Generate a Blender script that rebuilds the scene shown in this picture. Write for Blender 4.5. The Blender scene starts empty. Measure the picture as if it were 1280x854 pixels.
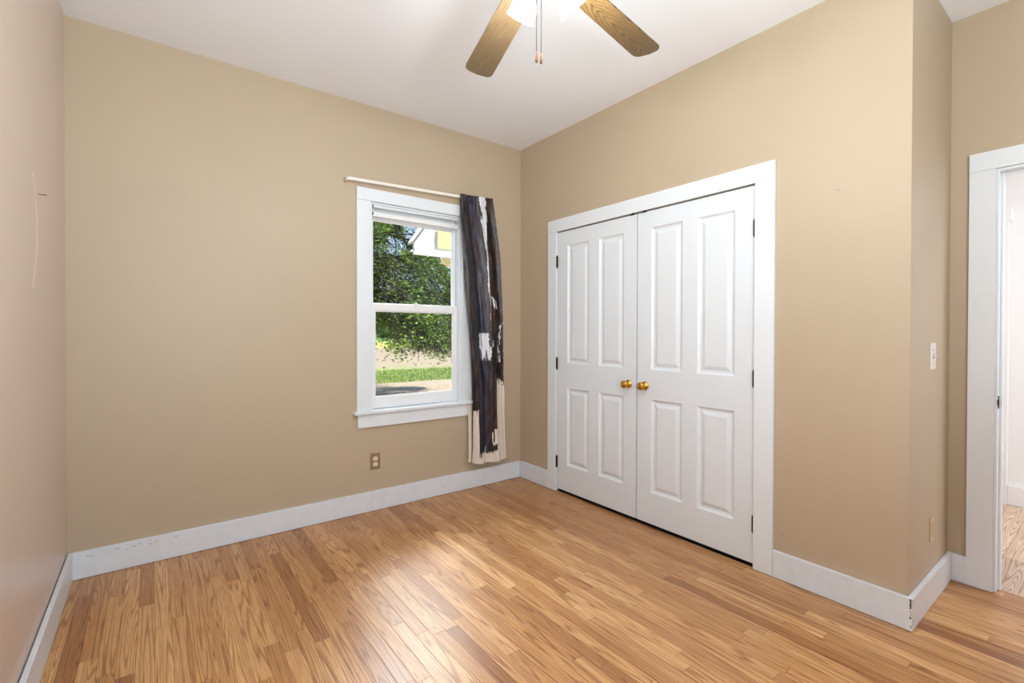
import bpy, bmesh, math, random
from mathutils import Vector, Matrix, noise
random.seed(7)
PI = math.pi
S = bpy.context.scene
C = S.collection

# ------------------------------------------------------------------ camera
F_PX, YAW, PIT, ROL, CYO = 591.49, 0.648896, 0.00854, 0.001706, -6.73
cd = bpy.data.cameras.new('camera'); cam = bpy.data.objects.new('camera', cd); C.objects.link(cam)
cd.sensor_width = 36; cd.lens = F_PX*36/1280; cd.shift_y = CYO/1280; cd.clip_start = .02; cd.clip_end = 900
fw = Vector((math.sin(YAW)*math.cos(PIT), math.cos(YAW)*math.cos(PIT), -math.sin(PIT)))
rt = Vector((math.cos(YAW), -math.sin(YAW), 0)); up = rt.cross(fw)
r2 = rt*math.cos(ROL)+up*math.sin(ROL); u2 = up*math.cos(ROL)-rt*math.sin(ROL)
M = Matrix((r2, u2, -fw)).transposed().to_4x4(); M.translation = (0, 0, 1.25)
cam.matrix_world = M; S.camera = cam

# ------------------------------------------------------------------ world, sun, lamps
W = bpy.data.worlds.new('world'); S.world = W; W.use_nodes = True
wn = W.node_tree; wn.nodes.clear()
bg = wn.nodes.new('ShaderNodeBackground'); wo = wn.nodes.new('ShaderNodeOutputWorld')
tc = wn.nodes.new('ShaderNodeTexCoord'); sx = wn.nodes.new('ShaderNodeSeparateXYZ'); rp = wn.nodes.new('ShaderNodeValToRGB')
wn.links.new(tc.outputs['Generated'], sx.inputs[0]); wn.links.new(sx.outputs['Z'], rp.inputs[0])
rp.color_ramp.elements[0].position = 0; rp.color_ramp.elements[0].color = (.62, .76, .95, 1)
rp.color_ramp.elements[1].position = .5; rp.color_ramp.elements[1].color = (.30, .50, .92, 1)
wn.links.new(rp.outputs[0], bg.inputs[0]); bg.inputs[1].default_value = 1.15
wn.links.new(bg.outputs[0], wo.inputs[0])
S.view_settings.view_transform = 'Standard'; S.view_settings.look = 'None'
S.view_settings.gamma = 1; S.view_settings.use_curve_mapping = False
S.view_settings.exposure = 0.32

def light(name, kind, loc, power, color=(1, 1, 1), size=None, size_y=None, direction=None):
    l = bpy.data.lights.new(name, kind); o = bpy.data.objects.new(name, l); C.objects.link(o)
    l.energy = power; l.color = color; o.location = loc
    if kind == 'AREA':
        l.shape = 'RECTANGLE'; l.size = size; l.size_y = size_y or size
    elif kind == 'SUN': l.angle = math.radians(.6)
    elif size: l.shadow_soft_size = size
    if direction: o.rotation_euler = Vector(direction).to_track_quat('-Z', 'Y').to_euler()
    return o
light('sun', 'SUN', (6, -4, 12), 6.0, (1, .95, .86), direction=(-.62, .45, -1.0))
P_REAR, P_SKY_FILL, P_HALL, P_BULB = 82, 600, 17, 6.3
light('rear_fill_light', 'AREA', (.45, -1.17, 1.5), P_REAR, (.82, .94, 1), 1.3, 1.5, (0, 1, 1.6))  # added fill lamp in the unseen rear opening, tilted up at the ceiling
light('sky_fill_light', 'AREA', (2.55, 6.7, 4.9), P_SKY_FILL, (.88, .95, 1), 2.6, 2.4, (-.15, -.62, -.62))  # added area lamp outdoors, out of view, for window fill and floor sheen

# ------------------------------------------------------------------ room numbers (metres)
XL, YB, XC, YK, XD, H, BH = -.3472, 3.2226, 2.5352, .5733, 3.2267, 2.8185, .1378
YR = -1.2; BT = .02

# ------------------------------------------------------------------ helpers
def s2l(c): return tuple((x/12.92 if x <= .04045 else ((x+.055)/1.055)**2.4) for x in [v/255 for v in c])
def mat(name, col, rough=.5, metal=0, spec=.5, bump=None, var=None, coat=0):
    m = bpy.data.materials.new(name); m.use_nodes = True; n = m.node_tree.nodes; L = m.node_tree.links
    b = n['Principled BSDF']; b.inputs['Roughness'].default_value = rough; b.inputs['Metallic'].default_value = metal
    b.inputs['Specular IOR Level'].default_value = spec; b.inputs['Coat Weight'].default_value = coat
    c = s2l(col)+(1,); b.inputs['Base Color'].default_value = c
    tcn = n.new('ShaderNodeTexCoord')
    if var:   # (scale, strength) mottled tone
        nz = n.new('ShaderNodeTexNoise'); nz.inputs['Scale'].default_value = var[0]; nz.inputs['Detail'].default_value = 5
        L.new(tcn.outputs['Object'], nz.inputs['Vector'])
        r = n.new('ShaderNodeValToRGB'); r.color_ramp.elements[0].position = .3; r.color_ramp.elements[1].position = .7
        r.color_ramp.elements[0].color = tuple(x*(1-var[1]) for x in c[:3])+(1,)
        r.color_ramp.elements[1].color = tuple(min(1, x*(1+var[1])) for x in c[:3])+(1,)
        L.new(nz.outputs[0], r.inputs[0]); L.new(r.outputs[0], b.inputs['Base Color'])
    if bump:  # (scale, strength)
        nz = n.new('ShaderNodeTexNoise'); nz.inputs['Scale'].default_value = bump[0]; nz.inputs['Detail'].default_value = 4
        L.new(tcn.outputs['Object'], nz.inputs['Vector'])
        bp = n.new('ShaderNodeBump'); bp.inputs['Strength'].default_value = bump[1]; bp.inputs['Distance'].default_value = .01
        L.new(nz.outputs[0], bp.inputs['Height']); L.new(bp.outputs[0], b.inputs['Normal'])
    return m
def obj(name, bm, m=None, parent=None, smooth=False, label=None):
    me = bpy.data.meshes.new(name)
    if isinstance(bm, tuple): me.from_pydata(*bm)
    else: bm.to_mesh(me); bm.free()
    o = bpy.data.objects.new(name, me); C.objects.link(o)
    if m: me.materials.append(m)
    if smooth:
        for p in me.polygons: p.use_smooth = True
    if parent: o.parent = parent
    if label: o['label'] = label
    return o
def tag(o, label, cat, group=None, kind=None):
    o['label'] = label; o['category'] = cat
    if group: o['group'] = group
    if kind: o['kind'] = kind
    return o
def thing(name, label, cat, loc=(0, 0, 0), rot=(0, 0, 0), group=None, kind=None):
    o = bpy.data.objects.new(name, None); C.objects.link(o); o.location = loc; o.rotation_euler = rot
    o.empty_display_size = .05
    return tag(o, label, cat, group, kind)
def add_box(bm, a, b, bev=0):
    x0, x1 = sorted((a[0], b[0])); y0, y1 = sorted((a[1], b[1])); z0, z1 = sorted((a[2], b[2]))
    v = [bm.verts.new(p) for p in ((x0, y0, z0), (x1, y0, z0), (x1, y1, z0), (x0, y1, z0), (x0, y0, z1), (x1, y0, z1), (x1, y1, z1), (x0, y1, z1))]
    fs = [bm.faces.new([v[i] for i in f]) for f in ((3, 2, 1, 0), (4, 5, 6, 7), (0, 1, 5, 4), (1, 2, 6, 5), (2, 3, 7, 6), (3, 0, 4, 7))]
    if bev:
        es = list({e for f in fs for e in f.edges})
        bmesh.ops.bevel(bm, geom=es, offset=bev, segments=2, affect='EDGES', profile=.6)
    return v
def box(a, b, bev=0):
    bm = bmesh.new(); add_box(bm, a, b, bev); return bm
def add_lathe(bm, prof, seg=24, mtx=None, cap=True):
    """prof: (r, z) pairs, spun about z, then moved by mtx"""
    mtx = mtx or Matrix(); rings = []
    for r, z in prof:
        if r < 1e-5: rings.append([bm.verts.new(mtx @ Vector((0, 0, z)))])
        else: rings.append([bm.verts.new(mtx @ Vector((r*math.cos(2*PI*i/seg), r*math.sin(2*PI*i/seg), z))) for i in range(seg)])
    for A, B in zip(rings, rings[1:]):
        for i in range(seg):
            j = (i+1) % seg
            if len(A) == 1 and len(B) == 1: continue
            if len(A) == 1: bm.faces.new((A[0], B[j], B[i]))
            elif len(B) == 1: bm.faces.new((A[i], A[j], B[0]))
            else: bm.faces.new((A[i], A[j], B[j], B[i]))
    if cap:
        for R_ in (rings[0], rings[-1]):
            if len(R_) > 1: bm.faces.new(R_)
    return bm
def add_tube(bm, pts, r, seg=8, r_end=None):
    pts = [Vector(p) for p in pts]; rings = []
    for i, p in enumerate(pts):
        d = (pts[min(i+1, len(pts)-1)]-pts[max(i-1, 0)]).normalized()
        a = d.cross(Vector((0, 0, 1)) if abs(d.z) < .9 else Vector((1, 0, 0))).normalized(); b = d.cross(a)
        rr = r if r_end is None else r+(r_end-r)*i/(len(pts)-1)
        rings.append([bm.verts.new(p+a*rr*math.cos(2*PI*k/seg)+b*rr*math.sin(2*PI*k/seg)) for k in range(seg)])
    for A, B in zip(rings, rings[1:]):
        for k in range(seg): bm.faces.new((A[k], A[(k+1) % seg], B[(k+1) % seg], B[k]))
    bm.faces.new(rings[0][::-1]); bm.faces.new(rings[-1]); return bm
def fixn(o):
    bm = bmesh.new(); bm.from_mesh(o.data); bmesh.ops.recalc_face_normals(bm, faces=bm.faces); bm.to_mesh(o.data); bm.free(); return o
def struct(name, bm, m, label, cat='wall'):
    o = obj(name, bm, m); tag(o, label, cat, kind='structure'); return o

# ------------------------------------------------------------------ materials
M_WALL = mat('beige_wall_paint', (190, 171, 146), .48, spec=.5, bump=(42, .05), var=(1.3, .02))
M_WALL_SHEEN = mat('beige_wall_paint_sheen', (215, 197, 183), .32, spec=.5, bump=(9, .06), var=(1.6, .02))  # lighter copy of the wall paint, carries the left wall's sheen
M_CEIL = mat('ceiling_paint', (248, 251, 255), .85, spec=.2, bump=(60, .03))
M_TRIM = mat('white_trim_paint', (230, 235, 240), .33, bump=(30, .02), var=(5, .012))
M_BASE = mat('white_baseboard_paint', (225, 230, 237), .35, bump=(25, .05), var=(18, .03))
M_DOOR = mat('white_door_paint', (227, 232, 237), .32, bump=(50, .015))
M_BLACK = mat('black_metal', (16, 15, 15), .6, metal=.2)
M_DARK = mat('closet_shade_black', (12, 11, 10), .9)  # near black colour stands in for shade inside the closet
M_BRASS = mat('polished_brass', (205, 158, 74), .16, metal=1)
M_CHROME = mat('steel_chain', (120, 120, 122), .3, metal=1)
M_CHAIN = mat('chain_links', (52, 52, 56), .8, spec=.2)
M_HALL = mat('white_hall_paint', (240, 240, 241), .5, bump=(30, .02))
M_IVORY = mat('ivory_plastic', (236, 222, 196), .35)
M_PLATE = mat('brown_plate', (150, 128, 98), .4, metal=.15)
M_WHITEP = mat('white_plastic', (232, 228, 224), .35)
M_TANPL = mat('tan_plate', (205, 180, 148), .4)
M_SLOT = mat('slot_dark', (70, 58, 46), .7)
M_NAIL = mat('rusty_nail', (92, 62, 44), .5, metal=.7)
M_VINYL = mat('white_vinyl', (240, 240, 241), .3)

def wood_floor(name, w, axis, cols, rough, lens=(.55, 1.1), groove=.5):
    m = bpy.data.materials.new(name); m.use_nodes = True; T = m.node_tree; n = T.nodes; L = T.links
    b = n['Principled BSDF']
    def N(t, **k):
        x = n.new(t)
        for a, v in k.items(): setattr(x, a, v)
        return x
    def mth(op, a, c=None, d=None):
        x = N('ShaderNodeMath', operation=op)
        for i, v in enumerate((a, c, d)):
            if v is None: continue
            if isinstance(v, (int, float)): x.inputs[i].default_value = v
            else: L.new(v, x.inputs[i])
        return x.outputs[0]
    g = N('ShaderNodeNewGeometry'); s = N('ShaderNodeSeparateXYZ'); L.new(g.outputs['Position'], s.inputs[0])
    A, B = (s.outputs[0], s.outputs[1]) if axis == 'y' else (s.outputs[1], s.outputs[0])
    ax = mth('DIVIDE', A, w); bi = mth('FLOOR', ax); fx = mth('FRACT', ax)
    def wn1(v, dim='1D'):
        x = N('ShaderNodeTexWhiteNoise', noise_dimensions=dim); L.new(v, x.inputs['W' if dim == '1D' else 'Vector']); return x
    r1 = wn1(bi).outputs['Value']; r1b = wn1(mth('ADD', bi, 77.7)).outputs['Value']
    ln = mth('MULTIPLY_ADD', r1b, lens[1]-lens[0], lens[0])
    by = mth('DIVIDE', mth('MULTIPLY_ADD', r1, 9.0, B), ln); si = mth('FLOOR', by); fy = mth('FRACT', by)
    cv = N('ShaderNodeCombineXYZ'); L.new(bi, cv.inputs[0]); L.new(si, cv.inputs[1])
    w2 = wn1(cv.outputs[0], '2D'); r2_ = w2.outputs['Value']
    sp = N('ShaderNodeSeparateColor'); L.new(w2.outputs['Color'], sp.inputs[0])
    # plank tone
    ramp = N('ShaderNodeValToRGB'); e = ramp.color_ramp.elements
    e[0].position = 0; e[0].color = s2l(cols[0])+(1,); e[1].position = 1; e[1].color = s2l(cols[-1])+(1,)
    for i, c in enumerate(cols[1:-1]):
        q = e.new((i+1)/(len(cols)-1)); q.color = s2l(c)+(1,)
    L.new(r2_, ramp.inputs[0])
    # grain, stretched along the board and shifted from board to board
    gx = mth('MULTIPLY', A, 1.0); gy = mth('MULTIPLY', B, .034)
    gv = N('ShaderNodeCombineXYZ'); L.new(mth('MULTIPLY_ADD', sp.outputs[0], 7, gx), gv.inputs[0]); L.new(mth('MULTIPLY_ADD', sp.outputs[1], 5, gy), gv.inputs[1]); L.new(mth('MULTIPLY', r2_, 13), gv.inputs[2])
    nz = N('ShaderNodeTexNoise'); nz.inputs['Scale'].default_value = 17; nz.inputs['Detail'].default_value = 1.0; nz.inputs['Roughness'].default_value = .35
    L.new(gv.outputs[0], nz.inputs['Vector'])
    rings = mth('FRACT', mth('MULTIPLY', nz.outputs[0], mth('MULTIPLY_ADD', sp.outputs[2], 16, 12)))
    tri = mth('ABSOLUTE', mth('SUBTRACT', rings, .5))          # 0..0.5
    gr = N('ShaderNodeMapRange'); gr.inputs[1].default_value = .0; gr.inputs[2].default_value = .24; gr.inputs[3].default_value = .54; gr.inputs[4].default_value = 1.08
    L.new(tri, gr.inputs[0])
    fine = N('ShaderNodeTexNoise'); fine.inputs['Scale'].default_value = 60; fine.inputs['Detail'].default_value = 3
    fv = N('ShaderNodeCombineXYZ'); L.new(mth('MULTIPLY', A, 5), fv.inputs[0]); L.new(mth('MULTIPLY', B, .16), fv.inputs[1]); L.new(r2_, fv.inputs[2])
    L.new(fv.outputs[0], fine.inputs['Vector'])
    fr = N('ShaderNodeMapRange'); fr.inputs[1].default_value = .3; fr.inputs[2].default_value = .7; fr.inputs[3].default_value = .76; fr.inputs[4].default_value = 1.14
    L.new(fine.outputs[0], fr.inputs[0])
    big = N('ShaderNodeTexNoise'); big.inputs['Scale'].default_value = 5; big.inputs['Detail'].default_value = 2
    L.new(gv.outputs[0], big.inputs['Vector'])
    bgm = N('ShaderNodeMapRange'); bgm.inputs[1].default_value = .3; bgm.inputs[2].default_value = .7; bgm.inputs[3].default_value = .80; bgm.inputs[4].default_value = 1.12
    L.new(big.outputs[0], bgm.inputs[0])
    tot = mth('MULTIPLY', mth('MULTIPLY', gr.outputs[0], fr.outputs[0]), bgm.outputs[0])
    # seams
    ex = mth('MINIMUM', fx, mth('SUBTRACT', 1, fx)); ey = mth('MULTIPLY', mth('MINIMUM', fy, mth('SUBTRACT', 1, fy)), ln)
    ed = mth('MINIMUM', mth('MULTIPLY', ex, w), ey)
    sm = N('ShaderNodeMapRange'); sm.inputs[1].default_value = .0003; sm.inputs[2].default_value = .0016; sm.inputs[3].default_value = 0; sm.inputs[4].default_value = 1
    L.new(ed, sm.inputs[0])
    tot = mth('MULTIPLY', tot, mth('MULTIPLY_ADD', sm.outputs[0], groove, 1-groove))
    mx = N('ShaderNodeMix', data_type='RGBA', blend_type='MULTIPLY'); mx.inputs[0].default_value = 1
    cc = N('ShaderNodeCombineColor')
    L.new(mth('POWER', tot, .85), cc.inputs[0]); L.new(mth('POWER', tot, 1.15), cc.inputs[1]); L.new(mth('POWER', tot, 1.5), cc.inputs[2])
    L.new(ramp.outputs[0], mx.inputs[6]); L.new(cc.outputs[0], mx.inputs[7]); L.new(mx.outputs[2], b.inputs['Base Color'])
    rr = N('ShaderNodeMapRange'); rr.inputs[3].default_value = rough-.05; rr.inputs[4].default_value = rough+.08
    L.new(big.outputs[0], rr.inputs[0]); L.new(rr.outputs[0], b.inputs['Roughness'])
    bp = N('ShaderNodeBump'); bp.inputs['Strength'].default_value = .25; bp.inputs['Distance'].default_value = .002
    L.new(mth('ADD', sm.outputs[0], mth('MULTIPLY', fine.outputs[0], .25)), bp.inputs['Height']); L.new(bp.outputs[0], b.inputs['Normal'])
    return m
OAK = [(164, 112, 70), (188, 136, 86), (198, 147, 97), (210, 161, 110), (192, 140, 90), (215, 169, 118), (178, 126, 78), (202, 151, 101)]
M_FLOOR = wood_floor('oak_strip_floor', .0572, 'y', OAK, .33)
M_HFLOOR = wood_floor('worn_hall_boards', .11, 'x', [(206, 180, 156), (222, 198, 174), (188, 164, 146), (230, 206, 182)], .42, (1.2, 2.2), .65)

# ------------------------------------------------------------------ room shell
TW = .13
def wall(name, boxes, m, label):
    bm = bmesh.new()
    for a, b in boxes: add_box(bm, a, b)
    return struct(name, bm, m, label)
struct('floor', box((XL-TW, YR-TW, -.08), (XD+.05, YB+TW, 0)), M_FLOOR, 'glossy light oak strip floor of the bedroom', 'floor')
struct('floor_hall', box((XD+.05, -2.2, -.08), (5.2, 2.2, 0)), M_HFLOOR, 'pale worn board floor of the hall beyond the doorway', 'floor')
struct('ceiling', box((XL-TW, YR-TW, H), (5.2, YB+TW, H+.15)), M_CEIL, 'smooth white painted ceiling', 'ceiling')
WX0, WX1, WZ0, WZ1 = 1.203, 1.950, .690, 2.155        # window opening
wall('wall_back', [((XL-TW, YB, -.3), (WX0, YB+TW, H)), ((WX1, YB, -.3), (XC+.8, YB+TW, H)), ((WX0, YB, -.3), (WX1, YB+TW, WZ0)), ((WX0, YB, WZ1), (WX1, YB+TW, H))], M_WALL, 'beige wall with the window and curtain')
SW = (-1.15, -.35, .75, 2.15)                            # side window, behind the camera
wall('wall_left', [((XL-TW, YR-TW, -.3), (XL, YB, H))], M_WALL_SHEEN, 'pinkish beige wall at the left edge, paint lightened for its sheen')
DY0, DY1, DZ1 = 1.213, 2.747, 2.034                      # closet opening
wall('wall_closet', [((XC, YK, 0), (XC+.10, DY0, H)), ((XC, DY1, 0), (XC+.10, YB, H)), ((XC, DY0, DZ1), (XC+.10, DY1, H))], M_WALL, 'beige wall holding the white double closet doors')
struct('floor_closet_shade', box((XC+.004, DY0, .0002), (XC+.10, DY1, .003)), M_DARK, 'dark strip standing in for shade under the closet doors', 'floor')  # dark strip laid in as the shade below the doors
struct('wall_closet_inside', box((XC+.10, YK+.1, 0), (XC+.13, YB, H)), M_DARK, 'closet back coloured near black for the shade behind its doors')  # closet shade put into the colour of this panel
wall('wall_niche', [((XC+.10, YK, 0), (XD, YK+.1, H))], M_WALL, 'narrow beige return wall with the light switch')
OY0, OY1, OZ1 = -.43, .407, 2.035                        # hall doorway
wall('wall_right', [((XD, OY1, 0), (XD+.12, YK+.1, H)), ((XD, YR, 0), (XD+.12, OY0, H)), ((XD, OY0, OZ1), (XD+.12, OY1, H))], M_WALL, 'beige wall around the hall doorway')
RX0, RX1, RZ0, RZ1 = -.22, 1.12, .70, 2.25
wall('wall_rear', [((XL, YR-TW, 0), (RX0, YR, H)), ((RX1, YR-TW, 0), (XD+.12, YR, H)), ((RX0, YR-TW, 0), (RX1, YR, RZ0)), ((RX0, YR-TW, RZ1), (RX1, YR, H))], M_WALL, 'beige wall behind the camera with an added wide opening for fill light')  # opening added behind the camera to bring in fill light
wall('wall_hall', [((4.97, -2.2, 0), (5.1, 2.2, H))], M_HALL, 'white wall at the far side of the hall')
wall('wall_hall_left', [((XD+.12, .80, 0), (4.97, .92, H))], M_HALL, 'white side wall of the hall')
wall('wall_hall_right', [((XD+.12, -2.2, 0), (4.97, -2.1, H))], M_HALL, 'white end wall of the hall')

# ------------------------------------------------------------------ baseboards
def base(name, a, b, label, m=M_BASE):
    return struct(name, box(a, b, .0025), m, label, 'baseboard')
base('baseboard_back', (XL+.02, YB-BT, .002), (XC-BT, YB-.001, BH), 'white baseboard under the window')
base('baseboard_left', (XL+.004, YR, .002), (XL+BT+.002, YB-.001, BH), 'white baseboard on the left wall')
base('baseboard_closet', (XC-BT, 2.845, .002), (XC-.001, YB-BT, BH), 'short white baseboard between window wall and closet trim')
bc = base('baseboard_corner', (XC-BT, YK-BT, .002), (XC-.001, 1.113, BH), 'white baseboard right of the closet ending at a chipped corner')
base('baseboard_niche', (XC-.001, YK-BT, .002), (XD-BT, YK-.001, BH), 'white baseboard under the light switch')
base('baseboard_right', (XD-BT, .499, .002), (XD-.001, YK-.001, BH), 'short white baseboard beside the doorway trim')
base('baseboard_hall', (4.945, -2.1, .002), (4.969, .556, .142), 'tall white baseboard of the hall', M_HALL)
bm = bmesh.new(); rnd = random.Random(3)
for k in range(26):   # chipped paint along the outer corner
    z = BH-.004-abs(rnd.gauss(0, .02)) if k < 12 else rnd.uniform(.01, BH-.01)
    hw, hh = rnd.uniform(.001, .0035), rnd.uniform(.002, .007)
    side = rnd.random() < .55; n_ = 7
    c = [(hw*(1+.3*rnd.random())*math.cos(2*PI*i/n_), hh*math.sin(2*PI*i/n_)*(1+.4*rnd.random())) for i in range(n_)]
    if side: vs = [bm.verts.new((XC-BT-.0004, YK-BT+.0035+max(-.003, p[0]+hw), z+p[1])) for p in c]
    else: vs = [bm.verts.new((XC-BT+.0035+max(-.003, p[0]+hw), YK-BT-.0004, z+p[1])) for p in c]
    bm.faces.new(vs)
obj('paint_chips', bm, mat('bare_wood_chip', (96, 92, 90), .8), bc, label='dark chips in the paint of the baseboard corner')
bm = bmesh.new()
for k in range(9):    # scuffs near the left corner
    x = XL+.05+rnd.random()*.5; z = BH-.012-rnd.random()*.03
    vs = [bm.verts.new((x+dx, YB-BT-.0004, z+dz)) for dx, dz in ((0, 0), (.02*rnd.random()+.006, -.001), (.02, .0015), (.004, .0025))]
    bm.faces.new(vs)
sc = obj('scuff_marks', bm, mat('scuff_grey', (150, 152, 156), .7), bpy.data.objects['baseboard_back'], label='grey scuffs on the baseboard near the left corner')

# ------------------------------------------------------------------ window
win = thing('window_1', 'white double hung window with a view of a tree', 'window', (0, 0, 0), kind='structure')
def wp(name, boxes, m=M_TRIM, bev=.0015, parent=win, label=None):
    bm = bmesh.new()
    for a, b in boxes: add_box(bm, a, b, bev)
    return obj(name, bm, m, parent, label=label)
cz = YB-.02
# trim boards: two side casings, head casing
tr = thing('trim_1', 'flat white casing boards around the window', 'trim', kind='structure')
wp('side_casing', [((1.105, cz, .700), (WX0, YB-.0005, 2.155))], parent=tr)
wp('side_casing', [((1.945, cz, .700), (2.030, YB-.0005, 2.155))], parent=tr)
wp('head_casing', [((1.105, cz-.002, 2.156), (2.030, YB-.0005, 2.240))], parent=tr)
wp('window_stool', [((1.083, YB-.045, .682), (2.048, YB+.028, .7035))], bev=.004, parent=win)
wp('apron', [((1.112, cz, .588), (2.028, YB-.0005, .6815))], parent=win)
# jamb and stops
wp('jamb', [((WX0-.004, YB, WZ0), (WX0+.010, YB+.14, WZ1)), ((WX1-.010, YB, WZ0), (WX1+.004, YB+.14, WZ1)), ((WX0, YB, WZ1-.012), (WX1, YB+.14, WZ1+.004)), ((WX0, YB+.02, WZ0-.01), (WX1, YB+.15, WZ0+.01))], parent=win)
wp('window_stop', [((WX0+.010, YB+.012, .7035), (WX0+.022, YB+.045, WZ1-.012)), ((WX1-.022, YB+.012, .7035), (WX1-.010, YB+.045, WZ1-.012)), ((WX0+.022, YB+.012, WZ1-.030), (WX1-.022, YB+.045, WZ1-.012))], parent=win)
M_GLASS = bpy.data.materials.new('window_glass'); M_GLASS.use_nodes = True
n = M_GLASS.node_tree.nodes; n.clear()
o_ = n.new('ShaderNodeOutputMaterial'); tr_ = n.new('ShaderNodeBsdfTransparent'); gl_ = n.new('ShaderNodeBsdfGlossy'); mx_ = n.new('ShaderNodeMixShader'); fr_ = n.new('ShaderNodeFresnel')
gl_.inputs['Roughness'].default_value = .02; fr_.inputs[0].default_value = 1.25; tr_.inputs[0].default_value = (.97, .985, .975, 1)
M_GLASS.node_tree.links.new(fr_.outputs[0], mx_.inputs[0]); M_GLASS.node_tree.links.new(tr_.outputs[0], mx_.inputs[1]); M_GLASS.node_tree.links.new(gl_.outputs[0], mx_.inputs[2]); M_GLASS.node_tree.links.new(mx_.outputs[0], o_.inputs[0])
def sash(y0, x0, x1, z0, z1, g, name):
    """g = glass rectangle x0,x1,z0,z1"""
    y1 = y0+.034; gx0, gx1, gz0, gz1 = g
    s = wp(name, [((x0, y0, z0), (gx0, y1, z1)), ((gx1, y0, z0), (x1, y1, z1)), ((gx0, y0, z0), (gx1, y1, gz0)), ((gx0, y0, gz1), (gx1, y1, z1))], M_VINYL, .003)
    b = .008   # inner glazing bead, set back
    wp('glazing_bead', [((gx0, y0+.010, gz0), (gx0+b, y0+.026, gz1)), ((gx1-b, y0+.010, gz0), (gx1, y0+.026, gz1)), ((gx0+b, y0+.010, gz0), (gx1-b, y0+.026, gz0+b)), ((gx0+b, y0+.010, gz1-b), (gx1-b, y0+.026, gz1))], M_VINYL, .001, s)
    wp('pane', [((gx0+.002, y0+.016, gz0+.002), (gx1-.002, y0+.020, gz1-.002))], M_GLASS, 0, s)
sash(YB+.048, 1.216, 1.937, .7045, 1.452, (1.258, 1.904, .781, 1.402), 'lower_sash')
sash(YB+.086, 1.216, 1.937, 1.408, 2.1425, (1.254, 1.918, 1.452, 2.056), 'upper_sash')
wp('sash_lock', [((1.560, YB+.040, 1.452), (1.600, YB+.075, 1.460)), ((1.570, YB+.050, 1.459), (1.586, YB+.060, 1.470))], M_VINYL, .002)
for z in (2.122, 2.070):   # small dark brackets left at the head of the jamb
    wp('blind_bracket', [((WX0+.0225, YB+.004, z), (WX0+.028, YB+.012, z+.016))], M_BLACK, .001, label='small dark screw bracket')
wp('shade_rail', [((WX0+.024, YB+.010, 2.062), (WX1-.024, YB+.044, 2.092))], M_VINYL, .006, label='slim white rail of a rolled shade')

# ------------------------------------------------------------------ curtain rod + hook
rod = thing('curtain_rod', 'slim flat white curtain rod above the window', 'curtain rod', (1.04, YB-.055, 2.28))
yr = YB-.055
RZ = lambda x: 2.272+(x-1.045)*.030
bm = bmesh.new()
path = [(1.033, YB-.004), (1.033, yr+.016), (1.040, yr+.004), (1.054, yr)]+[(1.054+(2.19-1.054)*i/12, yr) for i in range(1, 13)]+[(2.206, yr+.005), (2.211, yr+.016), (2.211, YB-.004)]
vs = []
for i, (x, y) in enumerate(path):
    z = RZ(x); a = Vector(path[min(i+1, len(path)-1)])-Vector(path[max(0, i-1)]); nn = Vector((-a.y, a.x)).normalized()*.003
    vs.append([bm.verts.new(p) for p in ((x-nn.x, y-nn.y, z-.010), (x-nn.x*1.6, y-nn.y*1.6, z), (x-nn.x, y-nn.y, z+.010), (x+nn.x, y+nn.y, z+.010), (x+nn.x, y+nn.y, z-.010))])
for A, B in zip(vs, vs[1:]):
    for k in range(5): bm.faces.new((A[k], A[(k+1) % 5], B[(k+1) % 5], B[k]))
bm.faces.new(vs[0]); bm.faces.new(vs[-1][::-1])
r_ = obj('rod', bm, mat('rod_enamel', (240, 234, 226), .3)); fixn(r_)
r_.parent = rod; r_.matrix_parent_inverse = Matrix.Translation(-rod.location)
for x in (1.033, 2.211):
    b_ = obj('bracket', box((x-.008, YB-.012, RZ(x)-.016), (x+.006, YB-.0005, RZ(x)+.016), .002), mat('beige_bracket', (176, 148, 122), .5)); b_.parent = rod; b_.matrix_parent_inverse = Matrix.Translation(-rod.location)
bm = bmesh.new(); add_tube(bm, [(2.036, cz-.0005, 1.168), (2.034, cz-.022, 1.168), (2.040, cz-.034, 1.168), (2.052, cz-.038, 1.170), (2.062, cz-.034, 1.176)], .0022, 8)
hk = obj('curtain_hook', bm, M_CHROME, smooth=True); tag(hk, 'tiny metal tieback hook beside the curtain on the window casing', 'hook')
hk.location.x = -.012

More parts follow.
